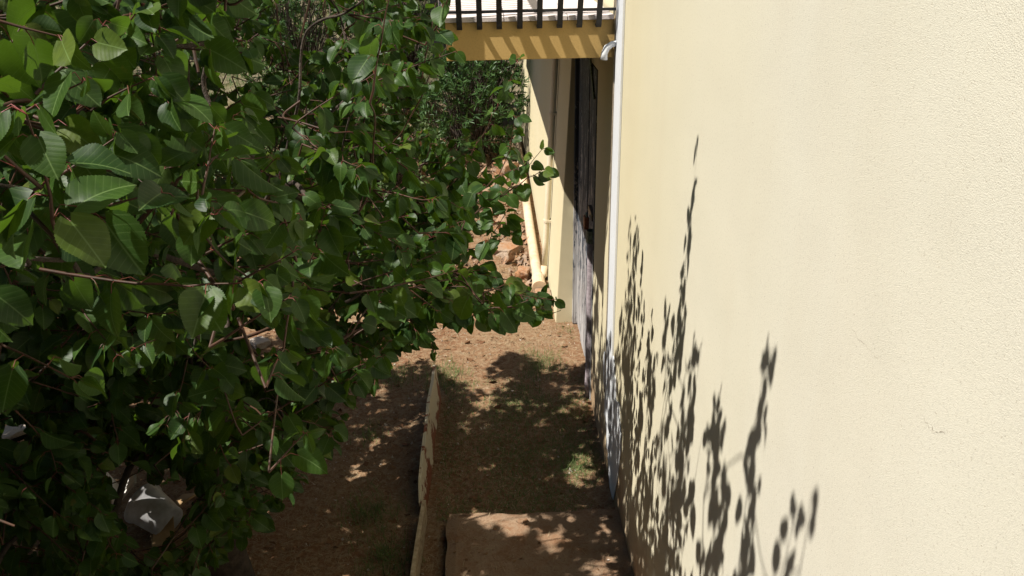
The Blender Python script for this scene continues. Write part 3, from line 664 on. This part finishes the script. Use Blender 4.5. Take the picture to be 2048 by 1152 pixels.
def allowed(P, soft=True):
    P = np.atleast_2d(P); x, y, w_ = pj(P); ok = np.ones(len(P), bool)
    vis = w_ > 0.05
    ok &= ~(vis & (y > -250) & (y < 1500) & ~inpoly(x, y, OUT))
    for h in HOLES: ok &= ~(vis & inpoly(x, y, h))
    ok &= np.linalg.norm(P-CP, axis=1) > 0.80
    # the near layer is thin where the photo looks past it to the far scrub
    ok &= ~(vis & (x > 500) & (y < 330) & (y > -50) & (w_ < 2.3) & (x < 860))
    ok &= ~(vis & (x > 620) & (y > 0) & (w_ < 2.0))
    lam = (WX-P[:, 0])/L[0]; q = P+lam[:, None]*L; onw = q[:, 2] > 0
    wx_, wy_, ww = pj(q); inwall = np.zeros(len(P), bool)
    for pz in WALL_OK: inwall |= inpoly(wx_, wy_, pz)
    frame = (wx_ > 0) & (wx_ < 2060) & (wy_ > -30) & (wy_ < 1160) & (ww > 0.05)
    ok &= ~(onw & frame & ~inwall); ok &= ~(onw & (q[:, 2] > 1.9) & (q[:, 1] > 0.2))
    ok &= ~(onw & (q[:, 1] > 0.0) & (q[:, 1] < 1.9) & (q[:, 2] > 0.9))
    lg = P[:, 2]/(-L[2]); g = P+lg[:, None]*L; gx_, gy_, gw = pj(g)
    for pz in LIT: ok &= ~(~onw & (gw > 0.05) & inpoly(gx_, gy_, pz))
    ok &= ~(~onw & (g[:, 1] > 6.0+0*g[:, 0]) & (g[:, 0] > -1.3))
    dB = P-BRD; dB = dB-(dB@L)[:, None]*L; ok &= ~((np.linalg.norm(dB, axis=1) < 0.09) & ((P-BRD)@L < 0))
    for s_ in SPR: dB = P-s_; al = dB@L; dB = dB-al[:, None]*L; ok &= ~((np.linalg.norm(dB, axis=1) < 0.12) & (al < -0.16))
    # random sunny holes in the shade on the ground
    hz = np.array([mn.noise(Vector((a*3.1, b*3.1, 2.0)))+0.5*mn.noise(Vector((a*7.7, b*7.7, 5.0))) for a, b in zip(g[:, 0], g[:, 1])])
    pad_ = (g[:, 0] > -0.3) & (g[:, 1] < 3.75)
    ok &= ~(~onw & (hz > np.where(pad_, 0.10, np.where(g[:, 0] > -0.5, 0.36, np.where(g[:, 0] > -1.2, 0.54, 0.8)))))
    ok &= P[:, 2] > 0.35
    # sunbeams: the outer crown is open in places, so that patches of the inner leaves stand in the sun
    Q = P+((-0.7-P[:, 0])/L[0])[:, None]*L
    nb = np.array([mn.noise(Vector((b*3.4, c*3.4, 8.0)))+0.4*mn.noise(Vector((b*9, c*9, 3.0))) for b, c in zip(Q[:, 1], Q[:, 2])])
    unseen = ~(vis & (x > -60) & (x < 2060) & (y > -60) & (y < 1200)) & (P[:, 0] < -0.75)
    ok &= ~(unseen & (nb > np.clip(-0.15+(2.3-Q[:, 2])*1.3, -0.15, 0.7)))
    ok &= ~((P[:, 1] > 4.1) & (P[:, 0] > -0.42) & (P[:, 2] > 2.2))
    return ok

tree = thing('apricot_tree', 'broad leafy apricot tree with red leaf stalks filling the left side', 'tree', (-1.3, 3.3, 0))
base_l, tip_l, nor_l, siz_l = [], [], [], []; petioles = []; twigs = []; roots = []
rs = random.Random(21)
SUN = -L
def add_leaf(p, outd, size):
    o = Vector(outd); az = Vector((rs.gauss(0, 1), rs.gauss(0, 1), rs.gauss(0, 0.3))).normalized()
    pd = (o*0.5+az*0.7+Vector((0, 0, 0.15))).normalized(); ln = size*rs.uniform(0.35, 0.6)
    a = Vector(p); b = a+pd*ln*0.6; c = b+(pd*0.5+Vector((0, 0, -0.5))).normalized()*ln*0.5
    tip = (pd*0.55+Vector((0, 0, -1.0))*rs.uniform(0.25, 1.25)+az*0.25).normalized()
    nn = Vector(SUN)*rs.uniform(0.5, 1.2)+Vector((rs.gauss(0, .45), rs.gauss(0, .45)-0.25, rs.gauss(0, .35)))
    nn = (nn-tip*nn.dot(tip))
    if nn.length < 0.05: nn = tip.orthogonal()
    nn.normalize()
    petioles.append((np.array([a, b, c]), [0.0009, 0.0007, 0.0007]))
    base_l.append(c); tip_l.append(tip); nor_l.append(nn); siz_l.append(size)
def shoot(p0, d0, length, size, free=False, up=0.35, rad=0.0028):
    """one leafy twig; it stops where the crown ends"""
    p = Vector(p0); d = Vector(d0).normalized(); pts = [p.copy()]; step = 0.034; n = int(length/step); cand = []
    for i in range(n):
        d = (d+Vector((rs.gauss(0, .07), rs.gauss(0, .07), rs.gauss(0, .07)+up*0.03))).normalized(); p = p+d*step; pts.append(p.copy())
    if free: ok = np.ones(len(pts), bool)
    else:
        ok = allowed(np.array(pts)+np.array([0, 0, -0.02])); 
    k = len(pts) if ok.all() else int(np.argmin(ok))
    if k < 4: return
    pts = pts[:k]; twigs.append((np.array(pts), np.linspace(rad, 0.0011, k))); roots.append((pts[0], rad))
    for i in range(1, k):
        t = i/k; m_ = 2 if rs.random() < 0.35 else 1
        for _ in range(m_): add_leaf(pts[i], (pts[i]-pts[i-1]).normalized(), size*rs.uniform(0.72, 1.12)*(1-0.35*t*t))
    for _ in range(2): add_leaf(pts[-1], d, size*0.5)
def path_shoot(P, size, rad=0.003, dens=1.0):
    """a twig along given 3D points"""
    P = [Vector(p) for p in P]; pts = []
    for a, b in zip(P[:-1], P[1:]):
        n = max(2, int((b-a).length/0.034))
        for i in range(n): pts.append(a.lerp(b, i/n)+Vector((rs.gauss(0, .002), rs.gauss(0, .002), rs.gauss(0, .002))))
    pts.append(P[-1]); k = len(pts); twigs.append((np.array(pts), np.linspace(rad, 0.0011, k))); roots.append((pts[0], rad))
    for i in range(1, k):
        if rs.random() > dens: continue
        for _ in range(2 if rs.random() < 0.45 else 1): add_leaf(pts[i], (pts[i]-pts[i-1]).normalized(), size*rs.uniform(0.75, 1.1)*(1-0.4*(i/k)**2))
    add_leaf(pts[-1], (pts[-1]-pts[-2]).normalized(), size*0.55)
# random crown
CN = np.array([-2.3, 2.7, 2.75]); RD = np.array([2.85, 2.9, 2.55]); cnt = 0; tries = 0
cand = []
while len(cand) < 12500:
    u = rng.uniform(-1, 1, (4000, 3)); r2 = (u**2).sum(1); u = u[(r2 < 1) & (r2 > 0.05)]; p = CN+u*RD
    p = p[allowed(p)]; x, y, w_ = pj(p)
    seen = (w_ > 0) & (x > -150) & (x < 1250) & (y > -150) & (y < 1300)
    pr = np.where(seen, np.where(w_ < 1.5, 0.55, 1.0), 0.75)
    # thinner towards the low shaded part
    pr = np.where(seen & (y > 640) & (x > 180) & (x < 720), pr*0.5, pr)
    pr = np.where(seen & (y > 560) & (w_ < 1.9), pr*0.12, pr)
    cand += list(p[rng.uniform(0, 1, len(p)) < pr])
cand = cand[:12500]
NSH = 4600
for p in cand[:NSH]:
    o = (p-CN)/RD; d = nrm(o*1.1+np.array([0.25, -0.1, 0.25])+rng.normal(0, .45, 3))
    shoot(p, d, rs.uniform(0.2, 0.48), rs.uniform(0.056, 0.078))
# dense rim towards the seen outline
for i in range(900):           # the low inner crown, in its own shade
    px_, py_ = rs.uniform(-60, 720), rs.uniform(520, 1140); p = at(px_, py_, 1, rs.uniform(1.9, 4.3))
    if p[2] > 0.3 and allowed(p)[0]: shoot(p, nrm(np.array([0.2, 0, 0.1])+rng.normal(0, .5, 3)), rs.uniform(0.2, 0.4), rs.uniform(0.062, 0.082))
for i in range(190):           # the nearest layer, beside the camera
    d_ = rs.uniform(0.92, 1.9); px_, py_ = rs.uniform(-120, 600), rs.uniform(-120, 1150)
    if py_ > 560 and rs.random() < 0.92: continue
    if px_ > 420 and 150 < py_ < 330 and d_ < 1.4: continue
    p = at(px_, py_, 1, d_)
    if allowed(p)[0]: shoot(p, nrm(np.array([0.35, 0.1, 0.5])+rng.normal(0, .5, 3)), rs.uniform(0.15, 0.4), rs.uniform(0.058, 0.078))
q = np.array(cand[NSH:]); x, y, w_ = pj(q)
for i in range(len(q)):
    if w_[i] > 1.2 and (x[i] > 560) and -60 < y[i] < 1000 and rs.random() < 0.45:
        shoot(q[i], nrm(np.array([0.8, -0.1, -0.1])+rng.normal(0, .5, 3)), rs.uniform(0.15, 0.34), rs.uniform(0.05, 0.075))
# twigs that reach out to the right, at their distance from the house
def tw(pl_, t0, t1, size, dens=1.0):
    n = len(pl_); path_shoot([at(x, y, 1, t0+(t1-t0)*i/(n-1)) for i, (x, y) in enumerate(pl_)], size, 0.0032, dens)
tw([(800, 520), (870, 410), (925, 340), (965, 270), (1005, 195), (1035, 125)], 3.3, 3.15, .074, 1.2)
tw([(850, 540), (930, 440), (990, 400), (1045, 350), (1083, 300)], 3.1, 2.95, .064, .95)
tw([(990, 400), (1040, 370), (1085, 340)], 3.0, 2.95, .062, 1)
tw([(900, 600), (960, 520), (985, 470), (1015, 420)], 3.0, 3.05, .078, .8)
tw([(760, 560), (850, 580), (950, 570), (1040, 590), (1105, 600)], 2.8, 2.75, .072, 1)
tw([(740, 600), (850, 610), (960, 610), (1060, 620)], 2.85, 2.8, .074, 1)
tw([(760, 640), (870, 640), (960, 625), (1020, 635)], 2.9, 2.9, .070, 1)
tw([(700, 230), (760, 160), (830, 130), (905, 105)], 2.75, 2.7, .066, 1)
tw([(720, 420), (800, 380), (880, 340), (940, 300)], 3.2, 3.2, .066, 1)
tw([(740, 500), (840, 470), (930, 440), (990, 450)], 3.1, 3.1, .070, .9)
tw([(640, 700), (700, 720), (750, 760)], 2.6, 2.6, .064, .8)
tw([(800, 650), (850, 670), (868, 700)], 2.9, 2.9, .05, .7)
tw([(860, 500), (920, 470), (985, 380), (1020, 300), (1030, 235)], 3.2, 3.1, .066, 1)
tw([(820, 450), (900, 400), (960, 350), (1010, 300)], 3.3, 3.25, .066, 1)
tw([(860, 540), (930, 500), (990, 490), (1030, 460)], 3.1, 3.05, .070, 1)
tw([(840, 330), (900, 300), (945, 270)], 3.3, 3.3, .064, 1)
tw([(840, 570), (940, 545), (1010, 560), (1060, 585)], 2.95, 2.9, .070, 1)
tw([(940, 400), (1000, 350), (1050, 330)], 3.0, 2.95, .062, 1)
tw([(740, 210), (765, 60), (790, -60)], 2.0, 1.95, .074, .7)
tw([(850, 90), (880, 40), (905, -30)], 2.5, 2.4, .07, .7)
# upright shoots at the top of the crown; they shade the wall beside the camera
def up_sh(pl_, lam, size, dens=0.7):
    P = []
    n = len(pl_)
    for i, (x, y) in enumerate(pl_):
        l_ = lam[0]+(lam[1]-lam[0])*i/(n-1); P.append(at(x, y, 0, WX)-L*l_)
    path_shoot(P, size, 0.003, dens)
up_sh([(1262, 760), (1265, 600), (1268, 500), (1273, 435)], (1.75, 1.35), .056, .5)
up_sh([(1352, 760), (1362, 640), (1374, 500), (1384, 400), (1393, 315)], (1.8, 1.4), .062, 1)
up_sh([(1345, 700), (1366, 560), (1378, 450)], (1.7, 1.5), .055, .8)
up_sh([(1335, 800), (1330, 700), (1336, 625)], (1.8, 1.6), .055, .8)
up_sh([(1365, 880), (1390, 780), (1402, 705)], (1.8, 1.6), .058, .8)
up_sh([(1300, 850), (1300, 760), (1300, 690)], (1.7, 1.5), .055, .6)
up_sh([(1422, 1180), (1428, 1040), (1430, 900), (1438, 790)], (2.1, 1.8), .058, .9)
up_sh([(1470, 1190), (1490, 1020), (1510, 900), (1530, 790), (1543, 700)], (2.15, 1.9), .066, 1.3)
up_sh([(1500, 900), (1518, 800), (1528, 705)], (2.1, 1.9), .062, .8)
up_sh([(1480, 1180), (1505, 1060), (1512, 960)], (2.15, 2.0), .060, .7)
up_sh([(1550, 1200), (1575, 1100), (1590, 1030)], (2.3, 2.1), .062, .7)
up_sh([(1590, 1200), (1610, 1080), (1622, 985)], (2.35, 2.15), .066, .65)

# ---- skeleton: trunk, limbs, and a branch to every twig root
tr = MB(); tp = [(-1.3, 3.3, -0.1), (-1.32, 3.28, 0.3), (-1.28, 3.3, 0.7), (-1.33, 3.25, 1.1)]
tr.tube(tp, [0.11, 0.088, 0.078, 0.08], 14); trunk = tr.build('trunk', M['bark'], tree, smooth=True)
nodes = [np.array(tp[-1])]; par = [-1]
limbs = [(-2.9, 2.0, 2.9), (-2.6, 4.3, 2.8), (-0.75, 4.3, 2.3), (-0.55, 2.7, 2.5), (-1.2, 1.6, 2.6), (-1.7, 3.0, 3.4), (-1.0, 3.4, 3.3)]
for e_ in limbs:
    prev = 0; a = nodes[0]; e_ = np.array(e_); mid = (a+e_)/2+np.array([0, 0, 0.12])
    for k in range(1, 11):
        t_ = k/10; p = (1-t_)**2*a+2*t_*(1-t_)*mid+t_*t_*e_+rng.normal(0, .012, 3); nodes.append(p); par.append(prev); prev = len(nodes)-1
RR = np.array([np.array(r[0]) for r in roots]); order = np.argsort(np.linalg.norm(RR-nodes[0], axis=1))
for i in order:
    r = RR[i]; A = np.array(nodes); dd = np.linalg.norm(A-r, axis=1)+0.22*np.linalg.norm(A-nodes[0], axis=1); j = int(np.argmin(dd)); a = A[j]
    ln = np.linalg.norm(r-a); n = max(1, int(ln/0.14)); prev = j; sag = rng.normal(0, .05, 3)*ln+nrm((r+a)/2-CP)*(0.12*ln if ln > 0.35 else 0)
    for k in range(1, n+1):
        t_ = k/n; nodes.append(a+(r-a)*t_+sag*math.sin(math.pi*t_)); par.append(prev); prev = len(nodes)-1
nn_ = len(nodes); wgt = np.zeros(nn_); kids = [[] for _ in range(nn_)]
for i in range(nn_-1, 0, -1):
    if not kids[i]: wgt[i] = 1
    wgt[par[i]] += wgt[i]; kids[par[i]].append(i)
radn = np.minimum(0.0024*wgt**0.40, 0.055)
segs = []
def chain(start, first):
    pts = [nodes[start], nodes[first]]; rd = [min(radn[start], radn[first]*1.3), radn[first]]; c = first
    while kids[c]:
        k = sorted(kids[c], key=lambda q_: -wgt[q_]); nxt = k[0]; pend.extend((c, o) for o in k[1:]); pts.append(nodes[nxt]); rd.append(radn[nxt]); c = nxt
    pts = np.array(pts); rd = np.array(rd, float)
    for _ in range(2):
        if len(pts) > 2:
            a_, b2 = pts[:-1]*0.75+pts[1:]*0.25, pts[:-1]*0.25+pts[1:]*0.75; ra, rb = rd[:-1]*0.75+rd[1:]*0.25, rd[:-1]*0.25+rd[1:]*0.75
            pts = np.concatenate([pts[:1], np.stack([a_, b2], 1).reshape(-1, 3), pts[-1:]]); rd = np.concatenate([rd[:1], np.stack([ra, rb], 1).ravel(), rd[-1:]])
    segs.append((pts, list(rd)))
pend = [(0, k) for k in kids[0]]
while pend: chain(*pend.pop())
segs.sort(key=lambda s_: -max(s_[1])); bo = np_tubes('branches', segs, M['bark'], tree, 6); bo.data.materials.append(M['twig'])
fc = [(len(s_[0])-1)*6 for s_ in segs]; mi = np.repeat([0 if max(s_[1]) > 0.0075 else 1 for s_ in segs], fc)
if len(mi) == len(bo.data.polygons): bo.data.polygons.foreach_set('material_index', mi.astype(np.int32))
np_tubes('twigs', twigs, M['twig'], tree, 5); 
B_ = np.array(base_l); T_ = np.array(tip_l); N_ = np.array(nor_l); S_ = np.array(siz_l)
x, y, w_ = pj(B_)
vis = (w_ > 0.05) & (x > -60) & (x < 2048) & (y > -60) & (y < 1200)
# nothing may hang right in front of the lens
keep = (np.linalg.norm(B_-CP, axis=1) > 0.92)
keep &= ~((w_ > 0) & (w_ < 1.5) & (y > 780))
hol = np.zeros(len(B_), bool)
for k_ in (0.15, 0.5, 0.9):
    x2, y2, w2 = pj(B_+T_*(S_*k_)[:, None])
    for h in HOLES: hol |= inpoly(x2, y2, h) & (w2 > 0)
keep &= ~hol
near = keep & vis & (w_ < 2.0); rest = keep & ~near
tone = rng.uniform(0, 1, len(B_))
crown = leaves_mesh('crown', B_[rest], T_[rest], N_[rest], S_[rest], M['leaf'], tree, tone[rest], TLo)
leaves_mesh('near_leaves', B_[near], T_[near], N_[near], S_[near], M['leaf'], tree, tone[near], TH)
np_tubes('leaf_stalks', [p for p, k in zip(petioles, keep) if k], M['stalk'], tree, 3)
print('leaves', len(B_), 'near', near.sum(), 'shoots', len(twigs))

# ------------------------------------------------------------------ bushes behind
def nleaf(asp=0.10, rows=5):
    V = []; UV = []
    for i in range(rows):
        v = i/(rows-1); w_ = asp*math.sin(math.pi*min(0.04+v*0.95, 1))
        for s in (-1, 0, 1): V.append((w_*s, v, 0.03*abs(s)-0.12*v*v)); UV.append((0.5+s*.3, v))
    return np.array(V), np.array(UV), np.array([(i*3+j, i*3+j+1, i*3+4+j, i*3+3+j) for i in range(rows-1) for j in range(2)])
NL = [nleaf()]; NB = [nleaf(0.28)]
def bush(name, x, y, r, h, nclump, label, m, group, size=0.10, templ=NL, per=16, z0=None):
    z0 = gz(x, y) if z0 is None else z0
    t = thing(name, label, 'bush', (x, y, z0), group); stems = []; bb, tt, nn2 = [], [], []
    for k in range(nclump):
        a = rs.uniform(0, 2*math.pi); rr2 = rs.random()**0.45; zz = rs.random()**0.7
        rad = r*rr2*(0.55+0.6*math.sin(math.pi*min(0.15+zz*0.8, 1)))
        tipp = np.array([x+math.cos(a)*rad, y+math.sin(a)*rad, z0+0.1+h*zz])
        tipp += rng.normal(0, .06, 3); root = np.array([x+rs.gauss(0, .08), y+rs.gauss(0, .08), z0-0.05]); mid = (root+tipp)/2+np.array([0, 0, 0.15*h])+rng.normal(0, .05, 3)
        if k % 2 == 0: stems.append((np.array([root, (root+mid)/2+rng.normal(0, .02, 3), mid, tipp]), [0.012, 0.009, 0.006, 0.003]))
        d = nrm(tipp-mid+np.array([0, 0, 0.15]))
        for q_ in range(per):
            o = nrm(rng.normal(0, 1, 3)); o = nrm(o-d*(o@d)*1.0+d*rs.uniform(0.1, 1.1)); bb.append(tipp-d*rs.uniform(0, 0.13)*size*8); tt.append(o)
            n3 = np.cross(o, rng.normal(0, 1, 3)); n3 = n3*np.sign(n3@SUN+1e-9); nn2.append(nrm(n3))
    np_tubes('stems', stems, M['bark'], t, 4)
    bb, tt, nn2 = map(np.array, (bb, tt, nn2))
    leaves_mesh('foliage', bb, tt, nn2, size*rng.uniform(0.6, 1.1, len(bb)), m, t, rng.uniform(0, 1, len(bb)), templ)
    return t
BG = 'narrow leaved bushes behind the tree'
bush('oleander_bush', -0.25, 11.2, .68, 1.45, 330, 'dark narrow leaved bush framed below the terrace, left of the yellow wall', M['bushleaf'], BG, .11)
bush('oleander_bush', -1.25, 12.4, .85, 2.4, 420, 'tall narrow leaved bush directly behind the apricot crown', M['bushleaf'], BG, .11)
bush('oleander_bush', 0.05, 13.6, .8, 2.1, 380, 'farthest narrow leaved bush, past the end of the yellow wall', M['bushleaf'], BG, .11)
bush('oleander_bush', -2.6, 12.0, .9, 2.0, 330, 'wide narrow leaved bush behind the left of the crown', M['bushleaf'], BG, .11)
WG = 'low weedy bushes on the bank'
for bx, by, br, bh, lb in ((-1.5, 7.6, .55, .6, 'low weedy bush nearest the trunk on the bank'), (-2.6, 8.4, .7, .8, 'weedy bush on the bank left of the rubble'), (-1.2, 9.4, .6, .7, 'weedy bush in front of the tall narrow leaved bush'),
                           (-3.7, 7.4, .8, .8, 'leftmost weedy bush low on the bank'), (-2.2, 10.2, .8, .9, 'weedy bush higher on the bank behind the crown'), (-4.8, 9.6, 1.0, 1.1, 'weedy bush at the far left of the bank'), (-0.75, 8.3, .3, .4, 'small weed clump at the edge of the orange rubble')):
    bush('weedy_bush', bx, by, br, bh, 260 if br > .5 else 70, lb, M['scrub'], WG, .06, NB, 16)
bush('scrub_bush', -3.6, 14.5, 1.1, 1.6, 260, 'pale green small leaved scrub on the slope, top centre of the gap', M['scrub'], 'scrub on the hillside', .06, NB, 16)
bush('scrub_bush', -1.9, 16.0, 1.2, 1.8, 260, 'small leaved scrub up the slope behind the tall bush', M['scrub'], 'scrub on the hillside', .06, NB, 16)
bush('scrub_bush', -6.2, 14.0, 1.3, 2.0, 240, 'leftmost small leaved scrub on the slope', M['scrub'], 'scrub on the hillside', .07, NB, 16)
x, y = rng.uniform(-9, 0.2, 14000), rng.uniform(12, 24, 14000)
blades('hillside_weeds', x, y, gzv(x, y), rng.uniform(0.08, 0.35, len(x)), rng.uniform(0.008, 0.02, len(x)), rng.uniform(0, 1.1, len(x)), M['scrub'], 'grey green weeds covering the hillside behind the tree', 'weeds', 0.5)
